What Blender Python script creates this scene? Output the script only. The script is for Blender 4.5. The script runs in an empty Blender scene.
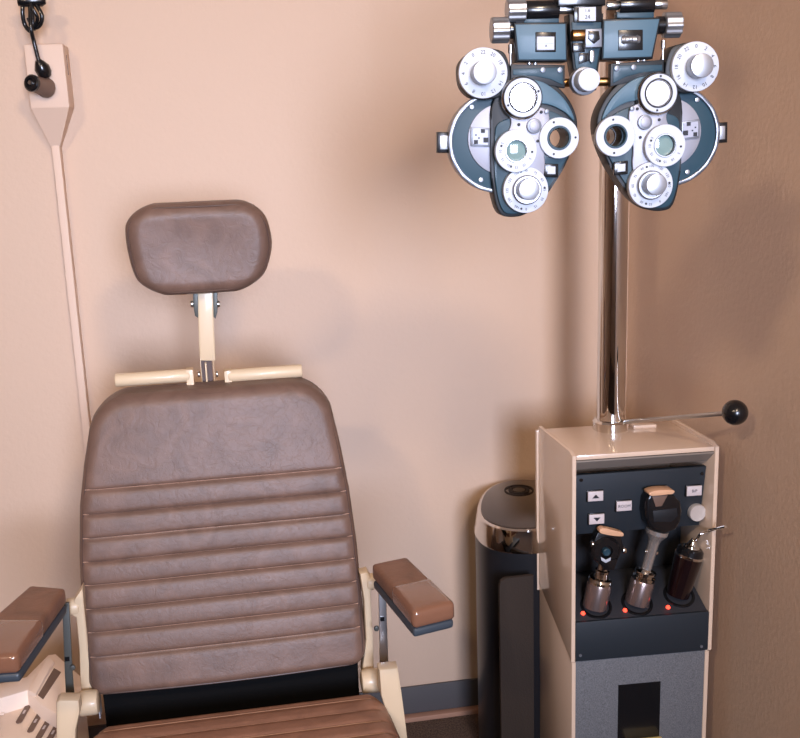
import bpy, bmesh, math
import numpy as np
from math import sin, cos, pi, radians, atan2, sqrt
from mathutils import Vector, Matrix

# ------------------------------------------------------------------ camera model
YAW, PITCH, ROLL, F, H = 9.5, 12.9, 2.0, 1000.0, 1.46
CM = (Matrix.Rotation(radians(-YAW), 3, 'Z') @ Matrix.Rotation(radians(90-PITCH), 3, 'X')
      @ Matrix.Rotation(radians(-ROLL), 3, 'Z'))
CP = Vector((0, 0, H))
def ray(px, py): return CM @ Vector(((px-400)/F, -(py-369)/F, -1))
def P(px, py, Y):                     # measured point on the vertical plane at distance Y
    d = ray(px, py); return CP + d*(Y/d.y)
def PZ(px, py, z):                    # measured point on the horizontal plane at height z
    d = ray(px, py); return CP + d*((z-H)/d.z)

sc = bpy.context.scene
col = sc.collection
# ------------------------------------------------------------------ materials
def rgb(r, g, b):
    f = lambda c: ((c/255)/12.92 if c/255 <= .04045 else ((c/255+.055)/1.055)**2.4)
    return (f(r), f(g), f(b), 1)
def mat(name, c, rough=.5, metal=0, coat=0, bump=None, var=None, emit=None, trans=0, spec=.5, ior=1.45):
    m = bpy.data.materials.new(name); m.use_nodes = True
    nt = m.node_tree; b = nt.nodes['Principled BSDF']
    b.inputs['Base Color'].default_value = c
    b.inputs['Roughness'].default_value = rough
    b.inputs['Metallic'].default_value = metal
    b.inputs['Coat Weight'].default_value = coat
    b.inputs['Coat Roughness'].default_value = .08
    b.inputs['Specular IOR Level'].default_value = spec
    b.inputs['IOR'].default_value = ior
    b.inputs['Transmission Weight'].default_value = trans
    if emit:
        b.inputs['Emission Color'].default_value = emit[0]; b.inputs['Emission Strength'].default_value = emit[1]
    tc = nt.nodes.new('ShaderNodeTexCoord')
    if var:                            # (scale, amount): colour mottling
        n = nt.nodes.new('ShaderNodeTexNoise'); n.inputs['Scale'].default_value = var[0]; n.inputs['Detail'].default_value = 6
        nt.links.new(tc.outputs['Object'], n.inputs['Vector'])
        r = nt.nodes.new('ShaderNodeValToRGB')
        r.color_ramp.elements[0].position = .3; r.color_ramp.elements[1].position = .7
        a = var[1]
        r.color_ramp.elements[0].color = (c[0]*(1-a), c[1]*(1-a), c[2]*(1-a), 1)
        r.color_ramp.elements[1].color = (min(1, c[0]*(1+a)), min(1, c[1]*(1+a)), min(1, c[2]*(1+a)), 1)
        nt.links.new(n.outputs['Fac'], r.inputs['Fac']); nt.links.new(r.outputs['Color'], b.inputs['Base Color'])
    if bump:                           # (scale, strength, distance, kind)
        if bump[3] == 'cells':
            n = nt.nodes.new('ShaderNodeTexVoronoi'); n.inputs['Scale'].default_value = bump[0]; out = n.outputs['Distance']
        else:
            n = nt.nodes.new('ShaderNodeTexNoise'); n.inputs['Scale'].default_value = bump[0]; n.inputs['Detail'].default_value = 5; out = n.outputs['Fac']
        nt.links.new(tc.outputs['Object'], n.inputs['Vector'])
        bp = nt.nodes.new('ShaderNodeBump'); bp.inputs['Strength'].default_value = bump[1]; bp.inputs['Distance'].default_value = bump[2]
        nt.links.new(out, bp.inputs['Height']); nt.links.new(bp.outputs['Normal'], b.inputs['Normal'])
    return m
def leather(name, c):
    m = mat(name, c, rough=.46, spec=.45)
    nt = m.node_tree; b = nt.nodes['Principled BSDF']; tc = nt.nodes['Texture Coordinate']
    n1 = nt.nodes.new('ShaderNodeTexNoise'); n1.inputs['Scale'].default_value = 14; n1.inputs['Detail'].default_value = 8; n1.inputs['Distortion'].default_value = 1.5
    n2 = nt.nodes.new('ShaderNodeTexVoronoi'); n2.feature = 'DISTANCE_TO_EDGE'; n2.inputs['Scale'].default_value = 60
    n3 = nt.nodes.new('ShaderNodeTexNoise'); n3.inputs['Scale'].default_value = 42; n3.inputs['Detail'].default_value = 7; n3.inputs['Distortion'].default_value = 1.6
    nt.links.new(tc.outputs['Object'], n1.inputs['Vector']); nt.links.new(tc.outputs['Object'], n3.inputs['Vector'])
    vm = nt.nodes.new('ShaderNodeVectorMath'); vm.operation = 'MULTIPLY_ADD'
    nt.links.new(n1.outputs['Color'], vm.inputs[0]); vm.inputs[1].default_value = (.09, .09, .09)
    nt.links.new(tc.outputs['Object'], vm.inputs[2]); nt.links.new(vm.outputs[0], n2.inputs['Vector'])
    r = nt.nodes.new('ShaderNodeValToRGB')
    r.color_ramp.elements[0].position = .3; r.color_ramp.elements[1].position = .75
    r.color_ramp.elements[0].color = tuple(x*.78 for x in c[:3])+(1,); r.color_ramp.elements[1].color = tuple(x*1.2 for x in c[:3])+(1,)
    nt.links.new(n1.outputs['Fac'], r.inputs['Fac']); nt.links.new(r.outputs['Color'], b.inputs['Base Color'])
    cr = nt.nodes.new('ShaderNodeMapRange'); cr.inputs['From Max'].default_value = .05; cr.inputs['To Max'].default_value = .35; nt.links.new(n2.outputs['Distance'], cr.inputs['Value'])
    ad = nt.nodes.new('ShaderNodeMath'); ad.operation = 'MULTIPLY_ADD'; ad.inputs[1].default_value = 2.6
    nt.links.new(n3.outputs['Fac'], ad.inputs[0]); nt.links.new(cr.outputs['Result'], ad.inputs[2])
    bp = nt.nodes.new('ShaderNodeBump'); bp.inputs['Strength'].default_value = .35; bp.inputs['Distance'].default_value = .0007
    nt.links.new(ad.outputs[0], bp.inputs['Height']); nt.links.new(bp.outputs['Normal'], b.inputs['Normal'])
    return m
M = dict(
 wall=mat('painted_wall', rgb(206, 180, 158), .6, bump=(95, .22, .004, 'noise'), spec=.3),
 ceil=mat('ceiling_paint', rgb(225, 218, 208), .8),
 carpet=mat('carpet', rgb(96, 78, 66), .95, bump=(300, .8, .01, 'noise'), var=(240, .6)),
 baseb=mat('rubber_baseboard', rgb(84, 82, 84), .6),
 strip=mat('floor_strip', rgb(170, 130, 108), .7),
 leather=leather('brown_vinyl', rgb(108, 84, 72)),
 seatl=leather('tan_brown_vinyl', rgb(138, 100, 80)),
 pipe=mat('brown_piping', rgb(78, 58, 50), .45),
 thread=mat('pale_stitching', rgb(176, 140, 118), .6),
 cream=mat('cream_enamel', rgb(210, 188, 156), .42, coat=.15),
 cab=mat('cabinet_enamel', rgb(216, 192, 170), .22, coat=.6),
 black=mat('black_plastic', rgb(16, 17, 20), .25, coat=.3),
 blackm=mat('black_matt_plastic', rgb(22, 24, 28), .5),
 gap=mat('black_back_cloth', rgb(12, 12, 13), .85, spec=.15),
 strap=mat('dark_steel', rgb(82, 84, 80), .45, metal=.4),
 strapl=mat('satin_rim', rgb(128, 130, 136), .35, metal=.9),
 holder=mat('holder_plastic', rgb(214, 188, 168), .6),
 steel=mat('bright_steel', rgb(190, 190, 190), .3, metal=1),
 chrome=mat('chrome', rgb(225, 222, 218), .06, metal=1),
 brushed=mat('brushed_aluminium', rgb(166, 168, 172), .38, metal=.85),
 teal=mat('blue_grey_enamel', rgb(26, 58, 72), .5, coat=.05),
 tealL=mat('light_blue_grey_enamel', rgb(64, 94, 110), .5, coat=.05),
 dteal=mat('dark_blue_housing', rgb(8, 15, 20), .5),
 lilac=mat('satin_silver_plate', rgb(146, 147, 156), .5, metal=.4),
 dial=mat('white_dial', rgb(184, 190, 200), .5),
 dialrim=mat('grey_dial_rim', rgb(120, 124, 132), .4, metal=.5),
 ink=mat('black_print', rgb(22, 24, 32), .6),
 lens=mat('coated_lens', rgb(118, 142, 140), .08, coat=.6, spec=.6),
 lensw=mat('milky_lens', rgb(228, 232, 240), .12, coat=1),
 brass=mat('brass', rgb(186, 140, 90), .3, metal=1),
 navy=mat('dark_slate_panel', rgb(30, 37, 44), .5),
 navy2=mat('dark_slate_tray', rgb(46, 48, 54), .5),
 spk=mat('speckled_grey_panel', rgb(98, 100, 104), .6, var=(420, .35)),
 btn=mat('pale_button', rgb(200, 190, 190), .4),
 led=mat('red_indicator', rgb(255, 70, 50), .4, emit=(rgb(255, 70, 50), 3.0)),
 can=mat('black_steel_body', rgb(28, 29, 33), .33, spec=.5),
 lid=mat('dark_smoked_lid', rgb(58, 48, 42), .14, coat=.4),
 bin=mat('dark_brown_panel', rgb(52, 44, 39), .8, bump=(300, .3, .002, 'noise'), spec=.2),
 white=mat('moulded_cream_plastic', rgb(240, 220, 202), .45),
 slot=mat('grey_brown_insert', rgb(110, 88, 76), .5),
 yellow=mat('pale_yellow_plastic', rgb(236, 214, 140), .5),
 handle=mat('dark_wine_handle', rgb(22, 9, 11), .2, coat=.6),
 grip=mat('smoked_metal_grip', rgb(168, 150, 146), .24, metal=.85),
 neck=mat('satin_steel_neck', rgb(205, 200, 196), .25, metal=.8),
 knobm=mat('spun_metal_knob', rgb(214, 206, 200), .4, metal=.45),
 tan=mat('tan_brow_rest', rgb(214, 168, 132), .5),
)
# ------------------------------------------------------------------ mesh helpers
def finish(name, bm, m, parent=None, smooth=True, ang=35):
    bmesh.ops.recalc_face_normals(bm, faces=bm.faces[:])
    me = bpy.data.meshes.new(name); bm.to_mesh(me); bm.free()
    me.materials.append(m)
    if smooth:
        for p in me.polygons: p.use_smooth = True
        me.set_sharp_from_angle(angle=radians(ang))
    o = bpy.data.objects.new(name, me); col.objects.link(o)
    if parent: o.parent = parent; o.matrix_parent_inverse = parent.matrix_basis.inverted() if parent.parent is None else Matrix()
    if parent and parent.parent is not None: o.matrix_parent_inverse = Matrix()
    return o
def thing(name, label, cat, loc=(0, 0, 0), group=None):
    o = bpy.data.objects.new(name, None); col.objects.link(o); o.location = loc
    o.empty_display_size = .05
    o['label'] = label; o['category'] = cat
    if group: o['group'] = group
    return o
def tag(o, label, cat, group=None):
    o['label'] = label; o['category'] = cat
    if group: o['group'] = group
    return o
def struct(o): o['kind'] = 'structure'; return o
def B(): return bmesh.new()
def box(bm, lo, hi, bev=0, mtx=None, seg=2):
    lo, hi = Vector(lo), Vector(hi); c = (lo+hi)/2; s = hi-lo
    r = bmesh.ops.create_cube(bm, size=1); vs = r['verts']
    for v in vs: v.co = Vector((v.co.x*s.x, v.co.y*s.y, v.co.z*s.z))+c
    if bev:
        es = list({e for v in vs for e in v.link_edges})
        rb = bmesh.ops.bevel(bm, geom=es, offset=bev, segments=seg, profile=.6, affect='EDGES')
        vs = list({v for f in rb['faces'] for v in f.verts} | {v for v in vs if v.is_valid})
    if mtx is not None:
        for v in vs: v.co = mtx @ v.co
    return bm
def frame(a, b):
    d = (Vector(b)-Vector(a)); L = d.length; z = d.normalized()
    x = z.orthogonal().normalized(); y = z.cross(x)
    return Matrix(((x.x, y.x, z.x), (x.y, y.y, z.y), (x.z, y.z, z.z))), L
def lathe(bm, a, b, prof, n=32):
    """prof: list of (t along a->b in metres, radius)"""
    a = Vector(a); R, L = frame(a, b); rings = []
    for t, r in prof:
        if r <= 1e-6: rings.append([bm.verts.new(a+R@Vector((0, 0, t)))])
        else: rings.append([bm.verts.new(a+R@Vector((r*cos(2*pi*i/n), r*sin(2*pi*i/n), t))) for i in range(n)])
    for A, C in zip(rings, rings[1:]):
        for i in range(n):
            j = (i+1) % n
            if len(A) == 1 and len(C) == 1: continue
            if len(A) == 1: bm.faces.new((A[0], C[i], C[j]))
            elif len(C) == 1: bm.faces.new((A[i], A[j], C[0]))
            else: bm.faces.new((A[i], A[j], C[j], C[i]))
    return bm
def cyl(bm, a, b, r, r2=None, n=32, bev=0.0):
    L = (Vector(b)-Vector(a)).length; r2 = r if r2 is None else r2
    if bev: prof = [(0, 0), (0, r-bev), (bev*.3, r-bev*.3), (bev, r), (L-bev, r2), (L-bev*.3, r2-bev*.3), (L, r2-bev), (L, 0)]
    else: prof = [(0, 0), (0, r), (L, r2), (L, 0)]
    return lathe(bm, a, b, prof, n)
def tube(bm, pts, r, n=12, rs=None):
    pts = [Vector(p) for p in pts]; rings = []; x = None
    for i, p in enumerate(pts):
        d = (pts[min(i+1, len(pts)-1)]-pts[max(i-1, 0)]).normalized()
        x = d.orthogonal().normalized() if x is None else (x-d*x.dot(d)).normalized()
        y = d.cross(x); rr = rs[i] if rs else r
        rings.append([bm.verts.new(p+x*rr*cos(2*pi*k/n)+y*rr*sin(2*pi*k/n)) for k in range(n)])
    for A, C in zip(rings, rings[1:]):
        for k in range(n): bm.faces.new((A[k], A[(k+1) % n], C[(k+1) % n], C[k]))
    bm.faces.new(rings[0][::-1]); bm.faces.new(rings[-1])
    return bm
def spline(pts, k=8, closed=False):
    pts = [Vector(p) for p in pts]; out = []; n = len(pts)
    rng = range(n) if closed else range(n-1)
    for i in rng:
        if closed: p0, p1, p2, p3 = pts[i-1], pts[i], pts[(i+1) % n], pts[(i+2) % n]
        else: p0, p1, p2, p3 = pts[max(i-1, 0)], pts[i], pts[i+1], pts[min(i+2, n-1)]
        for j in range(k):
            t = j/k
            out.append(.5*((2*p1)+(p2-p0)*t+(2*p0-5*p1+4*p2-p3)*t*t+(3*p1-p0-3*p2+p3)*t**3))
    if not closed: out.append(pts[-1])
    return out
def prism(bm, pts, vec, bev=0, seg=2, both=True):
    """polygon (list of 3D points) extruded by vec, optionally bevelled"""
    vs = [bm.verts.new(Vector(p)) for p in pts]
    f = bm.faces.new(vs)
    r = bmesh.ops.extrude_face_region(bm, geom=[f]); nv = [g for g in r['geom'] if isinstance(g, bmesh.types.BMVert)]
    for v in nv: v.co += Vector(vec)
    if bev:
        nf = [g for g in r['geom'] if isinstance(g, bmesh.types.BMFace)][0]
        es = list(nf.edges)+(list(f.edges) if both and f.is_valid else [])
        bmesh.ops.bevel(bm, geom=es, offset=bev, segments=seg, profile=.5, affect='EDGES')
    return bm
def text_bm(bm, s, mtx, size):
    cu = bpy.data.curves.new('t', 'FONT'); cu.body = s; cu.size = size; cu.align_x = 'CENTER'; cu.align_y = 'CENTER'
    cu.extrude = .0001; cu.resolution_u = 2
    o = bpy.data.objects.new('t', cu); col.objects.link(o)
    dg = bpy.context.evaluated_depsgraph_get(); me = bpy.data.meshes.new_from_object(o.evaluated_get(dg))
    me.transform(mtx); bm.from_mesh(me)
    bpy.data.objects.remove(o); bpy.data.curves.remove(cu); bpy.data.meshes.remove(me)
    return bm
def XZ(origin, rot=0):                # text frame standing in the wall's plane, facing the room (-Y)
    return Matrix.Translation(origin) @ Matrix.Rotation(radians(90), 4, 'X') @ Matrix.Rotation(rot, 4, 'Z')
def boolean_cut(o, a, b, r):
    bm = cyl(B(), a, b, r, n=32); bmesh.ops.recalc_face_normals(bm, faces=bm.faces[:])
    me = bpy.data.meshes.new('c'); bm.to_mesh(me); bm.free(); c = bpy.data.objects.new('c', me); col.objects.link(c)
    md = o.modifiers.new('b', 'BOOLEAN'); md.operation = 'DIFFERENCE'; md.object = c; md.solver = 'EXACT'
    dg = bpy.context.evaluated_depsgraph_get(); dg.update()
    nm = bpy.data.meshes.new_from_object(o.evaluated_get(dg))
    o.modifiers.clear(); o.data = nm
    bpy.data.objects.remove(c); bpy.data.meshes.remove(me)

# ------------------------------------------------------------------ the room
XL, XR, YF, YB, ZC = -1.7, .957, 2.3, -2.3, 2.6
def slab(name, lo, hi, m): return struct(finish(name, box(B(), lo, hi), m, smooth=False))
slab('floor', (XL-.1, YB-.1, -.1), (XR+.1, YF+.1, 0), M['carpet'])
slab('ceiling', (XL-.1, YB-.1, ZC), (XR+.1, YF+.1, ZC+.1), M['ceil'])
slab('wall_front', (XL, YF, 0), (XR, YF+.1, ZC), M['wall'])
slab('wall_left', (XL-.1, YB, 0), (XL, YF, ZC), M['wall'])
slab('wall_right', (XR, YB, 0), (XR+.1, YF, ZC), M['wall'])
WX0, WX1, WZ0, WZ1 = -.25, .80, 1.0, 2.25      # opening of the window behind the camera
bm = B()
box(bm, (XL, YB-.1, 0), (WX0, YB, ZC)); box(bm, (WX1, YB-.1, 0), (XR, YB, ZC))
box(bm, (WX0, YB-.1, 0), (WX1, YB, WZ0)); box(bm, (WX0, YB-.1, WZ1), (WX1, YB, ZC))
struct(finish('wall_rear', bm, M['wall'], smooth=False))
bm = B()
for a, b in (((WX0, YB-.06, WZ0), (WX0+.04, YB-.01, WZ1)), ((WX1-.04, YB-.06, WZ0), (WX1, YB-.01, WZ1)),
             ((WX0, YB-.06, WZ0), (WX1, YB-.01, WZ0+.04)), ((WX0, YB-.06, WZ1-.04), (WX1, YB-.01, WZ1))): box(bm, a, b)
struct(finish('window_1', bm, M['dial'], smooth=False))
bm = B()
prism(bm, [(XL, YF, .006), (XR, YF, .006), (XR, YF, .088), (XL, YF, .088)], (0, -.008, 0), .003)
struct(finish('baseboard_front', bm, M['baseb']))
bm = B()
prism(bm, [(XR, YB, .006), (XR, YF-.008, .006), (XR, YF-.008, .088), (XR, YB, .088)], (-.008, 0, 0), .003)
struct(finish('baseboard_right', bm, M['baseb']))
struct(finish('trim_1', box(B(), (XL, YF-.03, 0), (XR, YF-.008, .014), .004), M['strip']))

# ------------------------------------------------------------------ the examination chair
chair = thing('exam_chair', 'brown padded examination chair with headrest and two armrests, left of the instrument stand', 'chair', (-.05, 1.5, 0))
def Yb(py): return 1.70+(690-py)/290*.115
def prof(pts):                       # [(px,py)] -> arrays z, x along the leaning back
    q = [P(px, py, Yb(py)) for px, py in pts]; q.sort(key=lambda v: v.z)
    return np.array([v.z for v in q]), np.array([v.x for v in q])
zl, xl = prof([(88, 697), (84, 660), (80, 615), (77.5, 560), (78, 510), (82, 470), (88, 430), (95, 398), (99, 388)])
zr, xr = prof([(367, 670), (366, 640), (362, 590), (357, 540), (350, 490), (341, 445), (332, 408), (325, 388), (321, 379)])
seamz = [(P(225, y, Yb(y)).z) for y in (479, 503, 526.5, 549.5, 572.5, 596, 619, 643)]
def pad(name, m, parent, z0, z1, xLf, xRf, yf, thick, r, corner, groove, dome=0, nu=60, nv=200, dish=0):
    """upholstered pad; xLf/xRf(z) give the edges, corner radius per end, groove(z) returns depth"""
    bm = B(); grid = []
    zs = [z0+(z1-z0)*(.5-.5*cos(pi*j/nv)) if False else z0+(z1-z0)*j/nv for j in range(nv+1)]
    zs = sorted(set([z0+corner[0]*(1-cos(a*pi/24)) for a in range(0, 12)]+[z1-corner[1]*(1-cos(a*pi/24)) for a in range(0, 12)]
                    + [z for z in zs if z0+corner[0] < z < z1-corner[1]]))
    us = [sin(pi/2*(-1+2*i/nu)) for i in range(nu+1)]
    for z in zs:
        a, b = xLf(z), xRf(z)
        for ci, zz in ((corner[0], z-z0), (corner[1], z1-z)):
            if zz < ci:
                inset = ci-sqrt(max(0, ci*ci-(ci-zz)**2)); a += inset; b -= inset
        row = []
        for u in us:
            x = (a+b)/2+(b-a)/2*u
            d = min((1-abs(u))*(b-a)/2, z-z0, z1-z)
            cx = min(x-xLf(z), xRf(z)-x)
            for ci, zz in ((corner[0], z-z0), (corner[1], z1-z)):
                if zz < ci and cx < ci: d = min(d, ci-sqrt((ci-zz)**2+(ci-cx)**2))
            d = max(0, d)
            off = r*(1-sqrt(max(0, 1-(1-min(d/r, 1))**2)))
            g = groove(z)*min(1, d/(r*.7)) if groove else 0
            y = yf(z)+off+g-dome*(1-u*u)+dish*(max(0, 1-u*u))**2*sin(pi*(z-z0)/(z1-z0))
            row.append(bm.verts.new((x, y, z)))
        grid.append(row)
    for A, C in zip(grid, grid[1:]):
        for i in range(nu): bm.faces.new((A[i], A[i+1], C[i+1], C[i]))
    edge = [v for v in grid[0]]+[r_[-1] for r_ in grid[1:-1]]+grid[-1][::-1]+[r_[0] for r_ in grid[1:-1]][::-1]
    loop = [v.co.copy() for v in edge]
    prev = edge
    c = Vector((sum(v.x for v in loop)/len(loop), 0, sum(v.z for v in loop)/len(loop)))
    for t, s in ((thick*.5, 1.004), (thick*.85, 1.0), (thick, .97)):
        new = [bm.verts.new((c.x+(p.x-c.x)*s, yf(p.z)+r+t, c.z+(p.z-c.z)*s)) for p in loop]
        for i in range(len(new)):
            j = (i+1) % len(new); bm.faces.new((prev[i], prev[j], new[j], new[i]))
        prev = new
    bm.faces.new(prev)
    return finish(name, bm, m, parent, ang=60), loop
def vgroove(seams, w, depth):
    def g(z):
        d = min(abs(z-s) for s in seams)
        return depth*math.exp(-d/w)
    return g
zb0, zb1 = P(225, 684, Yb(684)).z, P(210, 389, Yb(389)).z
YbZ = lambda z: 1.70+(z-zb0)/(zb1-zb0)*.12
bl = lambda z: float(np.interp(z, zl, xl)); br = lambda z: float(np.interp(z, zr, xr))
def gback(z):
    d = min(abs(z-s) for s in seamz); v = .0055*math.exp(-(d/.003))
    if z < seamz[0]+.001: v -= .002*(1-math.exp(-d/.008))
    return v
back, loop = pad('backrest', M['leather'], chair, zb0, zb1, bl, br, YbZ, .05, .022, (.03, .06), gback, dome=.008, nv=300, dish=.006)
def piping(loop, r, parent, m=None, dy=0, inset=0):
    pts = loop[::3]; c = sum((Vector(p) for p in loop), Vector())/len(loop)
    hw_ = max(abs(p.x-c.x) for p in pts); hh_ = max(abs(p.z-c.z) for p in pts)
    if inset: pts = [Vector((c.x+(p.x-c.x)*(1-inset/hw_), p.y, c.z+(p.z-c.z)*(1-inset/hh_))) for p in pts]
    pts = [Vector((p.x+(r*.3 if p.x > c.x else -r*.3), p.y+dy, p.z)) for p in pts]
    pts = pts+[pts[0]]
    return finish('piping', tube(B(), pts, r, 8), m or M['pipe'], parent)
piping(loop, .0018, back, dy=-.0165, inset=.0085)
# pale stitching along the welted seam and each channel
bm = B()
for s in seamz:
    a, b = bl(s)+.008, br(s)-.008
    pts = [(a+(b-a)*i/24, YbZ(s)+.0045-.008*(1-(2*i/24-1)**2)+.006*(1-(2*i/24-1)**2)**2*sin(pi*(s-zb0)/(zb1-zb0)), s+.001) for i in range(25)]
    tube(bm, pts, .0008, 6)
finish('stitching', bm, M['thread'], back)
# black cloth panel between back and seat, back shell
bl0, br0 = bl(zb0+.03), br(zb0+.03)
finish('lower_back_panel', box(B(), (bl0+.02, 1.735, zb0-.10), (br0-.015, 1.76, zb0+.08), .004), M['gap'], chair)
finish('back_shell', prism(B(), [(bl(z)+.03, YbZ(z)+.074, z) for z in (zb0, .7, .9, zb1-.06)]+[(br(z)-.03, YbZ(z)+.074, z) for z in (zb1-.06, .9, .7, zb0)], (0, .02, 0), .006), M['cream'], chair)

# headrest
hy = lambda z: 1.84
hp = [P(x, y, 1.84) for x, y in [(150, 296), (136, 280), (128, 255), (125, 232), (127, 218), (132, 207)]]
hq = [P(x, y, 1.84) for x, y in [(252, 292), (266, 272), (272, 248), (270, 230), (264, 212), (258, 201)]]
hz0, hz1 = P(198, 295.5, 1.84).z, P(198, 203, 1.84).z
hp = spline(hp, 6); hq = spline(hq, 6)
hzl, hxl = np.array([v.z for v in hp]), np.array([v.x for v in hp]); hzr, hxr = np.array([v.z for v in hq]), np.array([v.x for v in hq])
hL = lambda z: float(np.interp(z, hzl, hxl))-.002; hR = lambda z: float(np.interp(z, hzr, hxr))+.001
head, loop = pad('headrest', M['leather'], chair, hz0, hz1, hL, hR, hy, .045, .028, (.035, .04), None, dome=.004, nv=90, dish=.008)
piping(loop, .0016, head, dy=-.0185, inset=.0065)
# post and joint
def px_box(x0, y0, x1, y1, Y, dY, bev=.002, bm=None):
    a, b = P(x0, y0, Y), P(x1, y1, Y); bm = bm or B()
    return box(bm, (min(a.x, b.x), Y, min(a.z, b.z)), (max(a.x, b.x), Y+dY, max(a.z, b.z)), bev)
Yp = 1.88
bm = prism(B(), [P(x, y, Yp) for x, y in [(197, 280), (213, 280), (214, 330), (215.5, 361), (200, 361), (199, 340)]], (0, .022, 0), .003)
finish('headrest_post', bm, M['cream'], chair)
bm = prism(B(), [P(x, y, Yp-.004) for x, y in [(193, 285), (198, 285), (198, 318), (195, 316), (193, 305)]], (0, .02, 0), .001)
prism(bm, [P(x, y, Yp-.004) for x, y in [(213, 285), (217.5, 285), (217.5, 312), (215.5, 319), (213.5, 317)]], (0, .02, 0), .001)
finish('pivot_bracket', bm, M['strap'], chair)
for sx, x0 in ((-1, 193.5), (1, 217)):
    c = P(x0, 304, Yp+.006); finish('bolt', cyl(B(), c, c+Vector((sx*.005, 0, 0)), .006, n=20, bev=.001), M['steel'], chair)
bm = px_box(199.6, 355, 202.6, 384, Yp-.004, .02, .001)
px_box(212.4, 355, 215.4, 384, Yp-.004, .02, .001, bm); finish('pivot_yoke', bm, M['cream'], chair)
finish('yoke_recess', px_box(201, 361, 214, 390, Yp+.008, .008, 0), M['pipe'], chair, smooth=False)
finish('sliding_bar', px_box(204.5, 363, 211, 420, Yp-.003, .02, .002), M['cream'], chair)
for sx, x0 in ((-1, 200), (1, 216)):
    c = P(x0, 374, Yp+.005); finish('bolt', cyl(B(), c, c+Vector((sx*.004, 0, 0)), .006, n=20, bev=.001), M['steel'], chair)
# push handles
for (xa, ya, xb, yb), s in (((115, 380.5, 190, 375), -1), ((302, 371, 228, 375.5), 1)):
    a, b = P(xa, ya, 1.87), P(xb, yb, 1.87); b = Vector((b.x, b.y, a.z)); a.z = b.z = (a.z+P(xb, yb, 1.87).z)/2
    bm = cyl(B(), a, b, .0125, n=28, bev=.003)
    box(bm, (b.x-.007, 1.86, b.z-.07), (b.x+.007, 1.885, b.z+.012), .002)
    finish('push_handle', bm, M['cream'], chair)

# seat
zs_ = .475
sb = [PZ(97, 712, zs_), PZ(384, 692.5, zs_), PZ(410, 738, zs_), PZ(68, 738, zs_)]
ys0 = (sb[0].y+sb[1].y)/2
bm = B()
nx, ny = 60, 90; rows = []
xlb, xrb = sb[0].x, sb[1].x; kl = (sb[3].x-sb[0].x)/(sb[0].y-sb[3].y); kr = (sb[2].x-sb[1].x)/(sb[1].y-sb[2].y)
depth = .42
seat_seams = [.035+.038*i for i in range(11)]
def seat_pt(u, t):
    x0 = xlb+kl*t*.55; x1 = xrb+kr*t*.55
    if t < .05:
        i = .05-sqrt(max(0, .05**2-(.05-t)**2)); x0 += i; x1 -= i
    x = (x0+x1)/2+(x1-x0)/2*u
    d = min((1-abs(u))*(x1-x0)/2, t, depth-t); r = .035
    z = zs_-r*(1-sqrt(max(0, 1-(1-min(max(d, 0)/r, 1))**2)))
    ds = min(abs(t-s) for s in seat_seams); z -= .004*math.exp(-ds/.003)*min(1, max(d, 0)/.02)
    return Vector((x, ys0-t, z))
ts = [.05*(1-cos(a*pi/20)) for a in range(10)]+[.05+(depth-.05)*j/ny for j in range(ny+1)]
for t in ts: rows.append([bm.verts.new(seat_pt(sin(pi/2*(-1+2*i/nx)), t)) for i in range(nx+1)])
for A, C in zip(rows, rows[1:]):
    for i in range(nx): bm.faces.new((A[i], A[i+1], C[i+1], C[i]))
edge = rows[0]+[r_[-1] for r_ in rows[1:-1]]+rows[-1][::-1]+[r_[0] for r_ in rows[1:-1]][::-1]
low = [bm.verts.new((v.co.x, v.co.y, zs_-.10)) for v in edge]
for i in range(len(edge)):
    j = (i+1) % len(edge); bm.faces.new((edge[i], edge[j], low[j], low[i]))
bm.faces.new(low)
seat = finish('seat_cushion', bm, M['seatl'], chair, ang=60)
piping([v for v in [seat_pt(-1, t) for t in ts]+[seat_pt(sin(pi/2*(-1+2*i/nx)), depth) for i in range(nx+1)]+[seat_pt(1, t) for t in ts[::-1]]+[seat_pt(-sin(pi/2*(-1+2*i/nx)), 0) for i in range(nx+1)]], .0025, seat)
bm = B()
for s in seat_seams[:-1]: tube(bm, [seat_pt(u, s)+Vector((0, 0, .0012)) for u in np.linspace(-.9, .9, 14)], .0009, 6)
finish('stitching', bm, M['thread'], seat)
cx = (xlb+xrb)/2
finish('seat_frame', box(B(), (xlb+.03, ys0-.38, .30), (xrb-.03, ys0-.02, zs_-.101), .01), M['cream'], chair)
finish('lift_column', box(B(), (cx-.11, 1.30, .09), (cx+.11, 1.58, .299), .02), M['cream'], chair)
finish('base_plate', box(B(), (cx-.22, 1.05, 0), (cx+.22, 1.72, .089), .02), M['blackm'], chair)

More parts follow.
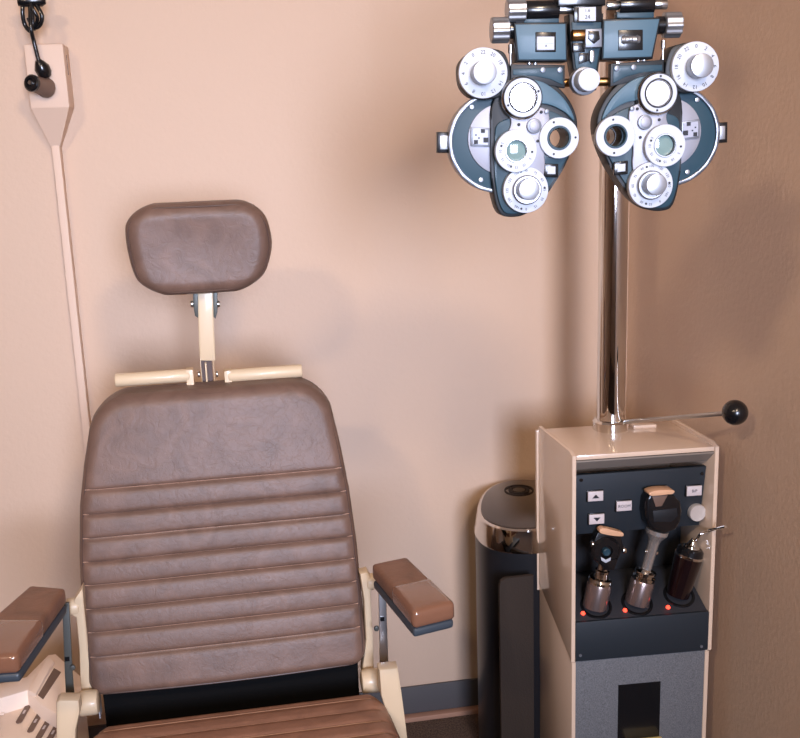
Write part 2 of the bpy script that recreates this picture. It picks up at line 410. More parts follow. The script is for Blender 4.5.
# side frames, armrests
def armside(s, kn, top, hinge, strap, block, pads):
    """kn: knob px; strap px pts; everything at its own depth"""
    Y = 1.72
    # upright
    pts = [P(x, y, Y) for x, y in top]
    finish('arm_upright', prism(B(), pts, (0, .03, 0), .004), M['cream'], chair)
    a, b = P(kn[0], kn[1], Y+.012), P(kn[2], kn[3], Y+.012); b.z = a.z
    finish('arm_pivot', cyl(B(), a, b, .0155, n=28, bev=.004), M['cream'], chair)
    a, b = P(hinge[0], hinge[1], 1.70), P(hinge[2], hinge[3], 1.70); b.z = a.z = (a.z+b.z)/2
    finish('hinge', cyl(B(), a, b, .0225, n=32, bev=.005), M['cream'], chair)
    pts = [P(x, y, 1.69) for x, y in strap]
    o = finish('support_link', prism(B(), pts, (0, .006, 0), .001), M['steel'] if s > 0 else M['strap'], chair)
    for (x, y) in ((np.mean([p[0] for p in strap])-1, strap[0][1]+56 if s < 0 else strap[0][1]+44),):
        c = P(x, y, 1.689); finish('slot', box(B(), c-Vector((.004, .001, .004)), c+Vector((.004, .0005, .004))), M['black'], o, smooth=False)
        c2 = c+Vector((.008 if s < 0 else -.012, 0, -.016))
        finish('rivet', cyl(B(), c2, c2+Vector((0, -.006, 0)), .005, n=16, bev=.001), M['strap'], o)
    pts = [P(x, y, 1.62) for x, y in block]
    finish('seat_side_bracket', prism(B(), pts, (0, .03, 0), .005), M['cream'], chair)
armside(-1, (67, 607, 80, 607), [(74, 600), (82, 588), (83.5, 601), (88, 650), (95, 690), (99, 700), (82, 704), (80, 680), (79, 650), (76, 618), (72, 616)],
        (79, 704, 99, 701), [(62, 603), (69, 603), (72.5, 676), (74.5, 699), (66, 699), (65, 676)],
        [(56, 703), (59, 700.5), (79, 700.5), (80, 712), (76, 730), (74, 800), (56, 800)], None)
armside(1, (366, 582, 375.5, 581), [(360, 574), (368, 572), (371, 578), (371, 600), (373, 640), (374, 672), (362, 673), (366, 640), (364, 600)],
        (361, 681, 381, 680), [(378.5, 575), (385.5, 575), (387.5, 640), (388.5, 668), (380, 668), (379.5, 640)],
        [(379, 670), (398, 668), (401, 690), (406, 728), (410, 760), (398, 760), (386, 712), (381, 696)], None)
finish('hinge_shim', px_box(97, 696, 100.5, 719, 1.70, .03, .001), M['dial'], chair)

def armrest(back_in, back_out, front_out, front_in, z):
    """four plan points of the pad's top, all at height z; thickness measured down"""
    q = [PZ(*p, z) for p in (back_in, back_out, front_out, front_in)]
    bi, bo, fo, fi = [Vector((v.x, v.y, 0)) for v in q]
    root = None
    def loft(z0, z1, grow, cap=0, t0=0, t1=1, bev=.012, fr=0):
        a = bi.lerp(fi, t0); b = bo.lerp(fo, t0); c = bo.lerp(fo, t1); d = bi.lerp(fi, t1)
        ctr = (a+b+c+d)/4
        pts = [p+(p-ctr).normalized()*grow+Vector((0, 0, z0)) for p in (a, b, c, d)]
        return prism(B(), pts, (0, 0, z1-z0), 0), pts
    # padded body: rounded box by bevelling every edge
    bm, _ = loft(z-.030, z, 0)
    bmesh.ops.bevel(bm, geom=bm.edges[:], offset=.011, segments=4, profile=.6, affect='EDGES')
    pad_ = finish('armrest', bm, M['arml'], chair, ang=60)
    bm, _ = loft(z-.0315, z+.0015, .0015, t0=.5, t1=1.005)
    bmesh.ops.bevel(bm, geom=bm.edges[:], offset=.0125, segments=4, profile=.6, affect='EDGES')
    finish('tip_cover', bm, M['tipl'], pad_, ang=60)
    bm, _ = loft(z-.047, z-.0315, -.003)
    bmesh.ops.bevel(bm, geom=bm.edges[:], offset=.006, segments=3, profile=.6, affect='EDGES')
    finish('armrest_base', bm, M['baseblue'], pad_)
    return pad_
M['arml'] = leather('armrest_vinyl', rgb(126, 92, 74))
M['tipl'] = mat('glossy_tip_vinyl', rgb(124, 86, 66), .16, coat=.9, bump=(26, .5, .004, 'noise'))
M['baseblue'] = mat('dark_blue_grey_plastic', rgb(56, 64, 72), .4)
armrest((371, 563), (407, 555.5), (455, 602), (413, 612), .735)
armrest((66, 587), (30, 584), (-58, 660), (17, 655), .735)

# ------------------------------------------------------------------ phoropter
YH = 0.0
PO = P(588, 40, 1.20); PRZ = radians(-5.0)
PM = Matrix.Translation(PO) @ Matrix.Rotation(PRZ, 4, 'Z'); PMI = PM.inverted()
_c0 = PMI @ CP; _M0 = PMI.to_3x3()
def PL(px, py, Y):                    # measured point on a plane of the instrument's own frame
    d = _M0 @ ray(px, py); return _c0 + d*((Y-_c0.y)/d.y)
phor = thing('phoropter', 'black and silver phoropter with many white dials, hanging above the instrument stand', 'eye test instrument', PO)
phor.rotation_euler = (0, 0, PRZ)
SP = (PL(589, 120, YH)-PL(588, 120, YH)).length       # metres per pixel here
def mir(x, y, s): return (x, y) if s < 0 else (1175.5-x, y-.035*(1175.5-2*x))
def q(x, y, Y, s=-1):
    v = PL(x, y, Y)
    return v if s < 0 else Vector((-v.x-.0002, v.y, v.z))
def disc(name, x, y, r, Y0, Y1, m, parent, s=-1, prof=None, bev=.0008, n=48, r2=None):
    """turned part whose front face (Y1 < Y0) faces the room; centre measured at Y1"""
    c = q(x, y, Y1, s); a = Vector((c.x, Y0, c.z)); R_ = r*SP
    if prof:
        pr = [(t, rr*SP) for t, rr in prof]; return finish(name, lathe(B(), a, c, pr, n), m, parent)
    return finish(name, cyl(B(), a, c, R_, None if r2 is None else r2*SP, n=n, bev=bev), m, parent)
def ring(name, x, y, ro, ri, Y0, Y1, m, parent, s=-1, n=48):
    c = q(x, y, Y1, s); a = Vector((c.x, Y0, c.z)); D = Y0-Y1; e_ = min(.0007, (ro-ri)*SP*.25)
    return finish(name, lathe(B(), a, c, [(0, ri*SP), (0, ro*SP), (D-e_, ro*SP), (D, ro*SP-e_), (D, ri*SP+e_), (D-e_, ri*SP), (0, ri*SP)], n), m, parent)
def marks(x, y, r, Y, parent, s, labels, size, ticks=0, a0=90, sweep=360, dots=()):
    c = q(x, y, Y, s); bm = B()
    for i, t in enumerate(labels):
        a = radians(a0-sweep*i/len(labels)); p = c+Vector((cos(a)*r*SP, -.0002, sin(a)*r*SP))
        text_bm(bm, t, XZ(p, a-pi/2), size*SP)
    for i in range(ticks):
        a = 2*pi*i/ticks; p = c+Vector((cos(a)*(r+3.4)*SP, -.0002, sin(a)*(r+3.4)*SP))
        box(bm, (-.0001, -.0002, -.0007), (.0001, .0001, .0007), mtx=Matrix.Translation(p)@Matrix.Rotation(-(a-pi/2), 4, 'Y'))
    for a in dots:
        a = radians(a); p = c+Vector((cos(a)*r*SP, 0, sin(a)*r*SP)); finish('index_dot', cyl(B(), p, p+Vector((0, -.0006, 0)), .0014, n=12), M['ink'], parent, smooth=False)
    if len(bm.verts): finish('markings', bm, M['ink'], parent, smooth=False)
    else: bm.free()
def ppoly(pts, Y, dY, bev, s, dense=0):
    pp = [q(x, y, Y, s) for x, y in pts]
    if dense: pp = spline(pp, dense, True)
    return prism(B(), pp, (0, dY, 0), bev)
body_out = [(505, 82), (520, 75), (540, 76.5), (558, 87), (570, 101), (577, 118), (576.5, 136), (569, 158), (556, 181), (541, 202), (525, 214.5), (509, 217), (499, 212),
            (493, 190), (491, 160), (491, 130), (492, 105)]
for s in (-1, 1):
    hs = finish('lens_housing', ppoly(body_out, YH, .032, .002, s, 5), M['dteal'], phor)
    # side wheel housing, seen behind
    cc = q(500, 142, YH+.012, s); n = 64
    def half(bm, r, Y0, Y1, x_cut, ri=0, a_from=62, a_to=298):
        pts = []
        for k in range(41):
            a = radians(a_from+(a_to-a_from)*k/40); pts.append((500+r*cos(a), 142-r*sin(a)))
        if ri:
            for k in range(41):
                a = radians(a_to-(a_to-a_from)*k/40); pts.append((500+ri*cos(a), 142-ri*sin(a)))
        return prism(bm, [q(x, y, Y1, s) for x, y in pts], (0, Y0-Y1, 0), .0008)
    wh = finish('side_wheel', half(B(), 51, YH+.030, YH+.010, 0), M['teal'], phor)
    finish('wheel_rim', half(B(), 51.5, YH+.032, YH+.006, 0, ri=47.5), M['strapl'], wh)
    bm = B(); pts = [(504+36*cos(radians(a)), 139-36*sin(radians(a))) for a in range(100, 261, 8)]
    finish('wheel_cover', prism(bm, [q(x, y, YH+.007, s) for x, y in pts], (0, .006, 0), .0005), M['lilac'], wh)
    bm = prism(B(), [q(x, y, YH+.004, s) for x, y in [(471, 127), (490, 128), (490, 147), (471, 146)]], (0, .004, 0), .0004)
    lb = finish('scale_window', bm, M['dialrim'], wh)
    bm = B()
    prism(bm, [q(x, y, YH+.003, s) for x, y in [(473, 129), (488, 130), (488, 145), (473, 144)]], (0, .0012, 0), 0)
    finish('window_card', bm, M['lilac'], lb, smooth=False)
    bm = B()
    for (x, y, w) in ((483, 131, 4), (476, 142, 4), (486, 140, 5), (476, 135, 1.5), (479, 138, 1.5)):
        prism(bm, [q(a, b, YH+.0025, s) for a, b in [(x-w/2, y-w/2), (x+w/2, y-w/2), (x+w/2, y+w/2), (x-w/2, y+w/2)]], (0, .0006, 0), 0)
    finish('window_marks', bm, M['ink'], lb, smooth=False)
    for x, y in ((472, 107), (481, 180)): disc('screw', x, y, 2.4, YH+.012, YH+.008, M['brushed'], wh, s, bev=.0004, n=16)
    # side level clip
    bm = ppoly([(437, 132), (449, 132), (449, 153), (437, 153)], YH+.015, .012, .0008, s)
    cl = finish('side_clip', bm, M['black'], phor)
    finish('clip_plate', ppoly([(440, 135.5), (448, 135.5), (448, 149.5), (440, 149.5)], YH+.0135, .002, .0004, s), M['brushed'], cl)
    # front plates
    lower = finish('front_plate', ppoly([(540, 110), (556, 113), (568, 121), (574, 131), (573, 143), (566, 160), (553, 181), (539, 200), (524, 211.5), (510, 214), (502, 209),
                                         (496.5, 190), (494.5, 165), (495, 140), (497, 125), (510, 118)], YH-.004, .005, .0012, s, 4), M['teal'], phor)
    finish('brow_plate', ppoly([(513, 85), (524, 79.5), (540, 81), (554, 89), (566, 101), (573, 114), (574, 121), (566, 113), (553, 106), (540, 103), (530, 101), (520, 100)], YH-.005, .006, .0012, s, 4), M['tealL'], phor)
    pl = finish('turret_plate', ppoly([(506, 108), (511, 120), (509, 130), (500, 142), (500, 162), (512, 172), (518, 184), (540, 182), (545, 168), (544.5, 152), (548, 132), (549, 114), (540, 107), (524, 110)], YH-.009, .006, .0012, s, 4), M['lilac'], phor)
    # measuring aperture with a real hole right through
    ex = 0 if s < 0 else 5.0
    ax, ay = 559.3+ex, 138
    ca = q(ax, ay, YH-.012, s)
    for o in (hs, lower, pl): boolean_cut(o, Vector((ca.x-.0015, YH-.05, ca.z)), Vector((ca.x-.0015, YH+.06, ca.z)), 10.2*SP)
    d = ring('aperture_dial', ax, ay, 19.5, 11.5, YH-.004, YH-.013, M['dial'], phor, s)
    marks(ax, ay, 16, YH-.013, d, s, [], 4, dots=(110, 0, -110) if s < 0 else (100, -95))
    ring('aperture_ring', ax, ay, 11.6, 9.6, YH-.002, YH-.014, M['teal'], d, s)
    ring('aperture_inner_ring', ax-1.0*(-s), ay, 10.4, 8.4, YH+.026, YH+.006, M['black'], d, s)
    # auxiliary window
    w = finish('index_window', ppoly([(544.5+ex, 163.5), (558.5+ex, 164), (558.5+ex, 177.5), (544.5+ex, 177)], YH-.009, .005, .0008, s), M['black'], phor)
    finish('index_card', ppoly([(547.5+ex, 166.3), (555.5+ex, 166.5), (555.5+ex, 174.2), (547.5+ex, 174)], YH-.0098, .0014, .0003, s), M['dial'], w)
    # power dial, upper outer
    b0 = finish('power_dial_housing', ppoly([(459, 70), (462, 60), (472, 51), (486, 48), (502, 51), (508, 60), (511, 76), (507, 92), (492, 99), (474, 98), (462, 88)], YH-.004, .03, .002, s, 4), M['dteal'], phor)
    d = disc('power_dial', 483.3, 73, 23.5, YH-.002, YH-.012, M['dial'], phor, s, bev=.001)
    marks(483.3, 73, 19, YH-.012, d, s, ['0', '2', '4', '6', '8', '10', '12', '14', '16', '18', '20', '22'][::s], 5)
    k = disc('dial_knob', 485, 72, 11.2, YH-.011, YH-.031, M['brushed'], d, s)
    # cylinder lens unit
    d = disc('cross_cylinder_lens', 522.8, 98, 20.5, YH-.002, YH-.016, M['chrome'], phor, s, prof=[(0, 19), (.002, 20.5), (.009, 20.5), (.011, 19.5), (.0115, 18.6), (.014, 18.2), (.014, 13.5), (.011, 13), (.011, 0)])
    ring('lens_bezel', 523, 97.6, 18.3, 13.6, YH-.012, YH-.017, M['dial'], d, s)
    ring('inner_bezel', 523.4, 97.4, 13.8, 12.6, YH-.012, YH-.0182, M['ink'], d, s)
    ring('inner_bezel', 523.4, 97.4, 12.8, 11.9, YH-.012, YH-.0175, M['chrome'], d, s)
    ring('outer_groove', 523, 97.6, 18.8, 18.3, YH-.012, YH-.0172, M['ink'], d, s)
    disc('lens', 523.4, 97.4, 11.9, YH-.010, YH-.0158, M['lensw'], d, s, bev=.0003)
    marks(523, 97.6, 16, YH-.0171, d, s, [], 4, dots=(20, 205) if s < 0 else (85, -95))
    # index ring
    disc('index_stud', 534.3, 126, 7.2, YH-.009, YH-.0125, M['dialrim'], phor, s)
    disc('index_stud_face', 534.5, 125.8, 4.8, YH-.009, YH-.0135, M['lilac'], phor, s, bev=.0003)
    for x, y in ((519, 124.5), (541.5, 112), (538, 141)): disc('screw', x, y, 1.5, YH-.009, YH-.0105, M['ink'], phor, s, bev=.0002, n=12)
    disc('screw', 547, 111.5, 2.2, YH-.009, YH-.0115, M['dialrim'], phor, s, bev=.0003, n=12)
    # rotary prism
    d = ring('prism_dial', 516.3, 151, 20.3, 10, YH-.009, YH-.019, M['dial'], phor, s)
    marks(516.3, 151, 15.5, YH-.019, d, s, ['', '', '', '', '5', '10', '15', '20', '15', '10', '5', ''], 3.6, dots=(160, -5, -110))
    ring('prism_ring', 516.8, 150.7, 11.4, 9.9, YH-.012, YH-.0205, M['brushed'], d, s)
    disc('prism_lens', 517, 150.6, 10.2, YH-.009, YH-.0145, M['lens'], d, s, bev=.0003)
    # axis dial
    d = disc('axis_dial', 526+ex*.5, 190, 22.3, YH-.004, YH-.015, M['dial'], phor, s, bev=.001)
    marks(526+ex*.5, 190, 18.5, YH-.015, d, s, ['90', '75', '60', '45', '30', '15', '0', '165', '150', '135', '120', '105'][::-s], 3.6, dots=(105, 5, -105))
    disc('axis_ring', 527.5+ex*.5, 190, 14.2, YH-.014, YH-.021, M['brushed'], d, s, prof=[(0, 14.2), (.005, 14.2), (.0065, 13), (.0065, 11.5), (.004, 11.3), (.004, 0)])
    disc('dial_knob', 529.5+ex*.5, 189.5, 10.3, YH-.016, YH-.036, M['brushed'], d, s)
    # hanger plate, bubble box, levelling pins
    hg = finish('hanger_plate', ppoly([(511, 64), (565, 65), (565, 88), (540, 84), (511, 82)], YH-.001, .012, .001, s), M['dteal'], phor)
    finish('hanger_face', ppoly([(513, 69), (563, 67), (563, 85), (550, 79), (535, 76), (513, 75)], YH-.002, .003, .0006, s), M['teal'], hg)
    for x, y in ((543, 70), (560, 70)): disc('screw', x, y, 2.6, YH-.001, YH-.004, M['dialrim'], phor, s, bev=.0003, n=16)
    for x0 in (529, 535):
        a = q(x0, 60, YH+.005, s); b_ = q(x0, 67, YH+.005, s); finish('link_pin', cyl(B(), a, Vector((a.x, a.y, b_.z)), 2.3*SP, n=16, bev=.0004), M['steel'], phor)
    a = q(510.5, 45, YH+.003, s); b_ = q(510.5, 66, YH+.003, s); finish('level_pin', lathe(B(), b_, Vector((b_.x, b_.y, a.z)), [(0, 0), (0, 1.1*SP), (.015, 1.1*SP), (.015, 2.4*SP), (.0245, 2.4*SP), (.025, 0)], 16), M['steel'], phor)
    ob = [(513.5, 22.5), (567.5, 22), (568, 61.5), (517, 61.5)] if s < 0 else [(602.5, 19), (661.5, 17), (653.5, 58.5), (601.5, 60)]
    cx_, cy_ = sum(p[0] for p in ob)/4, sum(p[1] for p in ob)/4
    bb = finish('adjuster_box', ppoly(ob, YH-.010, .038, .003, -1), M['dteal'], phor)
    finish('box_face', ppoly([(x+(1.8 if x < cx_ else -1.8), y+(1.8 if y < cy_ else -1.8)) for x, y in ob], YH-.0125, .004, .0012, -1), M['tealL'], bb)
    rw = [(535.5, 32), (556, 32), (556, 52), (535.5, 52)] if s < 0 else [(618.5, 30), (643, 29.5), (643, 50), (618.5, 50.5)]
    bx = finish('scale_recess', ppoly(rw, YH-.0135, .003, .0006, -1), M['black'], bb)
    if s < 0:
        finish('scale_drum', ppoly([(537, 36.5), (554.5, 36.5), (554.5, 50), (537, 50)], YH-.0145, .003, .0006, s), M['dial'], bx)
        c = PL(546, 45.5, YH-.0148); finish('pointer', prism(B(), [c+Vector((-.001, 0, -.0012)), c+Vector((.001, 0, -.0012)), c+Vector((0, 0, .0014))], (0, -.0004, 0)), M['ink'], bx, smooth=False)
        c = PL(545, 43.6, YH-.0148); finish('pointer_line', box(B(), c+Vector((-.010, -.0003, -.0002)), c+Vector((.010, .0003, .0002))), M['dialrim'], bx, smooth=False)
    else:
        a, b_ = PL(621, 40, YH-.0125), PL(641, 40, YH-.0125); b_.z = a.z
        finish('scale_drum', lathe(B(), a, b_, [(0, 0), (0, .004), (.004, .0055), (.005, .0045), (.018, .0045), (.019, .0055), (.0225, .004), (.0225, 0)], 24), M['brushed'], bx)
        c = PL(631, 40, YH-.0175); bm = B(); text_bm(bm, '64', XZ(c), .006); finish('scale_digits', bm, M['ink'], bx, smooth=False)
    # knurled adjuster knob on the box and its shaft
    if s < 0: k0, k1 = (508.5, 30), (491, 30)
    else: k0, k1 = (663, 25.2), (680, 25)
    a, b_ = PL(k0[0], k0[1], YH+.004), PL(k1[0], k1[1], YH+.004); b_.z = a.z
    def knurl(a, b_, r, nl=10):
        bm = B(); R, L = frame(a, b_); rings = []
        for t, k in ((0, .9), (.0012, 1), (L-.0012, 1), (L, .9)):
            rings.append([bm.verts.new(a+R@Vector(((r*k*(1+.05*cos(nl*2*pi*i/80)))*cos(2*pi*i/80), (r*k*(1+.05*cos(nl*2*pi*i/80)))*sin(2*pi*i/80), t))) for i in range(80)])
        for A, C_ in zip(rings, rings[1:]):
            for i in range(80): bm.faces.new((A[i], A[(i+1) % 80], C_[(i+1) % 80], C_[i]))
        bm.faces.new(rings[0][::-1]); bm.faces.new(rings[-1]); return bm
    finish('knurled_knob', knurl(a, b_, 11.8*SP), M['brushed'], phor)
    sh = a+(a-b_).normalized()*.008
    finish('knob_shaft', cyl(B(), a, sh, 8.5*SP, n=24), M['black'], phor)
    # upper cross bar: sleeve, rod and outer knob
    if s < 0: seg = [(525, 558, 11, 9.5, 'black'), (558, 573, 6.5, 4, 'steel')]; yk = 9
    else: seg = [(618, 653, 5, 9.0, 'black'), (606, 618, 6, 4.2, 'steel'), (653, 667, 3.5, 4.8, 'steel')]; yk = 4
    zref = PL(540, 10.5, YH+.004).z if s < 0 else PL(636, 5, YH+.004).z
    for x0, x1, yy, rr, mm in seg:
        a, b_ = PL(x0, yy, YH+.004), PL(x1, yy, YH+.004); a.z = b_.z = zref
        finish('bar_sleeve' if mm == 'black' else 'bar_rod', cyl(B(), a, b_, rr*SP, n=32, bev=.001), M[mm], phor)
    if s < 0:
        a, b_ = PL(525, 9, YH+.004), PL(506.5, 9, YH+.004); a.z = b_.z = zref
        finish('knurled_knob', knurl(a, b_, 11.3*SP), M['brushed'], phor)
    x0, x1, y0, y1 = (524, 559, 17, 23) if s < 0 else (617, 654, 12, 18)
    finish('bar_plate', ppoly([(x0, y0), (x1, y0), (x1, y1), (x0, y1)], YH-.002, .012, .0005, -1), M['teal'], phor)
# centre mount
cmnt = finish('centre_mount', ppoly([(569, 14), (604, 13), (602.5, 45), (599, 68), (597, 90), (578, 92), (573, 68), (570, 40)], YH-.006, .028, .003, -1), M['dteal'], phor)
finish('mount_face', ppoly([(572, 22), (601.5, 22), (600.5, 45), (597, 66), (594, 80), (580, 82), (575.5, 66), (572.5, 40)], YH-.008, .004, .001, -1), M['teal'], cmnt)
finish('top_bar', ppoly([(558, -6), (606, -8), (606, 5), (570, 6.5), (558, 6.5)], YH-.012, .03, .002, -1), M['black'], phor)
lbp = finish('distance_label', ppoly([(579, 7.5), (596, 6.8), (596, 21), (579, 21)], YH-.0165, .008, .0004, -1), M['dial'], phor)
bm = B(); text_bm(bm, '1.6', XZ(PL(587.5, 10.5, YH-.0167)), .0055); text_bm(bm, '24', XZ(PL(587.5, 17, YH-.0167)), .0065); finish('label_print', bm, M['ink'], lbp, smooth=False)
finish('label_holder', ppoly([(574, 6), (602, 5), (602, 22), (574, 22.5)], YH-.0085, .006, .0006, -1), M['black'], phor)
sq = finish('square_socket', ppoly([(585.5, 29), (602, 28.5), (602, 47), (585.5, 47.5)], YH-.020, .014, .001, -1), M['dialrim'], phor)
finish('socket_hole', ppoly([(588.5, 31), (599, 31), (600, 39), (594, 44), (588, 39)], YH-.0206, .0015, .0003, -1), M['black'], sq)
a, b_ = PL(572, 35.5, YH-.012), PL(585, 35.5, YH-.012); b_.z = a.z
finish('brass_adjuster', cyl(B(), a, b_, 5.2*SP, n=24, bev=.0006), M['brass'], phor)
finish('shadow_box', ppoly([(573, 43), (585, 43), (585, 52), (573, 52)], YH-.0105, .004, .0005, -1), M['black'], phor)
finish('level_tube', ppoly([(590, 50), (594.5, 50), (594.5, 61), (592, 63), (590, 61)], YH-.013, .006, .0008, -1), M['steel'], phor)
finish('level_tube_seat', ppoly([(579, 53), (589, 53), (589, 61), (579, 64)], YH-.0095, .003, .0004, -1), M['black'], phor)
disc('centre_knob_base', 585, 81, 13.2, YH-.004, YH-.018, M['dialrim'], phor)
disc('centre_knob', 589.3, 79.5, 10.4, YH-.017, YH-.040, M['dial'], phor)
a, b_ = PL(561, 83, YH+.016), PL(612, 83, YH+.016); b_.z = a.z
finish('bridge_rod', cyl(B(), a, b_, 4.2*SP, n=20), M['brass'], phor)
for s in (-1, 1):                                      # stays that tie boxes and centre mount together
    a, b_ = q(566, 40, YH+.012, s), q(574, 40, YH+.012, s); b_.z = a.z
    finish('mount_stay', cyl(B(), a, b_, 6*SP, n=20), M['black'], phor)
ARMZ = 1.80
cpt = PL(588, 0, YH+.006)
finish('hanger_stem', cyl(B(), (cpt.x, cpt.y, cpt.z-.01), (cpt.x, cpt.y, ARMZ-.0225-PO.z), .011, n=28), M['chrome'], phor)

for o in phor.children_recursive: o.matrix_parent_inverse = Matrix()
cpt = PM @ cpt

# ------------------------------------------------------------------ instrument stand
PC = Vector((.768, 1.925, 0))
stand = thing('instrument_stand', 'cream instrument stand with chrome pole, button panel and three lit instrument wells', 'instrument stand', (.76, 1.85, 0))
A0 = Vector((.627, 1.766, 0)); RZ = radians(-3.6); RY = radians(1.5)
ex_, ey_ = Vector((cos(RZ), sin(RZ), 0)), Vector((-sin(RY), cos(RY), 0))
W_, D_ = .297, .197
TM = Matrix(((ex_.x, ey_.x, 0, A0.x), (ex_.y, ey_.y, 0, A0.y), (0, 0, 1, 0), (0, 0, 0, 1)))
def L(x, y, z): return TM @ Vector((x, y, z))
def front(px, py, y=0.0):            # measured point on the stand's front plane, in stand coordinates
    d = ray(px, py); n = Vector((sin(-RZ), cos(RZ), 0)); n = Vector((-ex_.y, ex_.x, 0)); o = A0+ey_*y
    t = (o-CP).dot(n)/d.dot(n); w = CP+d*t; return TM.inverted() @ w
def sbox(bm, lo, hi, bev=0): return box(bm, lo, hi, bev, TM)
ZT = .852; zseam = (front(573, 661).z+front(707, 653).z)/2
th = .009
# side panels of the head unit: front edges straight, diagonal lower corner
for s, x0 in ((-1, 0), (1, W_-th)):
    zdiag = zseam+.085
    pts = [L(x0, 0, zseam+.002), L(x0, 0, ZT), L(x0, .02, ZT+.006), L(x0, D_, ZT+.006), L(x0, D_, zdiag)]
    finish('side_panel', prism(B(), pts, ex_*th, .0025), M['cab'], stand)
    pts = [L(x0+(.002 if s < 0 else -.004), .002, .03), L(x0+(.002 if s < 0 else -.004), .002, zseam-.002), L(x0+(.002 if s < 0 else -.004), D_+.006, zdiag+.02), L(x0+(.002 if s < 0 else -.004), D_+.006, .03)]
    finish('lower_side_panel', prism(B(), pts, ex_*th, .0025), M['cab'], stand)
finish('rear_edge_trim', sbox(B(), (-.004, D_+.0005, zseam+.07), (.02, D_+.010, ZT-.004), .002), M['cab'], stand)
tp = finish('top_plate', sbox(B(), (th, .002, ZT-.010), (W_-th, D_, ZT), .003), M['cab'], stand)
finish('back_panel', sbox(B(), (th, D_-.008, .03), (W_-th, D_, ZT-.011), .001), M['cab'], stand)
ztr = front(640, 470).z
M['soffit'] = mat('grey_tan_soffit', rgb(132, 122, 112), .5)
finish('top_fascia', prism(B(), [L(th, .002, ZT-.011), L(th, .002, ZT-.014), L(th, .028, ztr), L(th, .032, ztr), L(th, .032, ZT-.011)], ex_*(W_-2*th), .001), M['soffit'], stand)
# sloping control panel
zp1, zp0 = front(640, 471, .03).z, front(640, 532, .03).z
def cpan(x, z, off=0):                # point on the control panel
    y = .030+(zp1-z)/(zp1-zp0)*.012; return L(x, y-off, z)
panel = finish('control_panel', prism(B(), [cpan(th, zp1), cpan(W_-th-.001, zp1), cpan(W_-th-.006, zp0), cpan(th, zp0)], ey_*.012, .001), M['navy'], stand)
def button(px, py, txt, arrow=0):
    f = front(px, py, .033); c = cpan(f.x, f.z)
    hw, hh = .031/2, .0205/2
    bt = finish('push_button', prism(B(), [c+ex_*a+Vector((0, 0, b))+ey_*.001 for a, b in ((-hw-.0015, -hh-.002), (hw+.0015, -hh-.002), (hw+.0015, hh+.0015), (-hw-.0015, hh+.0015))], -ey_*.005, .0008), M['black'], stand)
    finish('button_cap', prism(B(), [c+ex_*a+Vector((0, 0, b))-ey_*.004 for a, b in ((-hw, -hh), (hw, -hh), (hw, hh), (-hw, hh))], -ey_*.004, .0008), M['btn'], bt)
    p = c-ey_*.0083
    if arrow:
        bm = prism(B(), [p+ex_*(-.0072)+Vector((0, 0, -.0038*arrow)), p+ex_*.0072+Vector((0, 0, -.0038*arrow)), p+Vector((0, 0, .0042*arrow))], -ey_*.0004)
        finish('arrow_symbol', bm, M['ink'], bt, smooth=False)
    elif txt:
        bm = B(); text_bm(bm, txt, Matrix.Translation(p)@Matrix.Rotation(RZ, 4, 'Z')@Matrix.Rotation(radians(90), 4, 'X'), .0085)
        finish('button_lettering', bm, M['ink'], bt, smooth=False)
button(594.5, 495.3, '', 1); button(596.5, 519, '', -1); button(623.5, 505.5, 'ROOM'); button(658.5, 490.5, ''); button(693, 490, 'B/P')
f = front(697, 512.5, .033); c = cpan(f.x, f.z)
finish('round_knob', lathe(B(), c, c-ey_*.02, [(0, 0), (0, .018), (.006, .018), (.009, .0178), (.011, .0170), (.0095, 0)], 40), M['knobm'], stand)
for px, py in ((581, 480), (702, 473.5)):
    f = front(px, py, .031); c = cpan(f.x, f.z); finish('panel_screw', cyl(B(), c, c-ey_*.002, .0035, n=20), M['black'], stand)
# dark recess, sloping tray with three wells, fascia
zr1 = front(640, 592, .10).z
zt0 = front(640, 617, .004).z         # front edge of tray
finish('recess_back', sbox(B(), (th, .13, zt0), (W_-th-.001, .15, zp0+.03)), M['blackm'], stand, smooth=False)
ztb = zt0+.050
tray = finish('instrument_tray', prism(B(), [L(th, .003, zt0), L(th, .105, ztb), L(th, .129, ztb), L(th, .129, ztb-.012), L(th, .108, ztb-.012), L(th, .003, zt0-.012)], ex_*(W_-2*th-.001), .0015), M['navy2'], stand)
fas = finish('lower_fascia', sbox(B(), (th, -.001, zseam+.003), (W_-th, .018, zt0+.0015), .0015), M['navy'], stand)
for px, py in ((580, 655), (701, 646)):
    f = front(px, py, 0); c = L(f.x, 0, f.z); finish('panel_screw', cyl(B(), c, c-ey_*.003, .003, n=14), M['dialrim'], stand)
# lower front panel with its dark opening
finish('lower_front_panel', sbox(B(), (th+.001, .004, .05), (W_-th-.003, .014, zseam), .001), M['spk'], stand)
o1, o2 = front(619, 686), front(660, 738)
finish('panel_opening', sbox(B(), (o1.x, .0028, o2.z-.06), (o2.x-.0005, .0045, o1.z)), M['black'], stand, smooth=False)
y1, y2 = front(633, 748, -.03), front(668, 748, -.03)
finish('pull_tray', box(B(), (y1.x, -.035, y1.z-.012), (y2.x, .003, y1.z), .004, TM), M['yellow'], stand)
finish('foot_base', sbox(B(), (-.02, -.08, 0), (W_+.02, D_+.02, .03), .008), M['blackm'], stand)
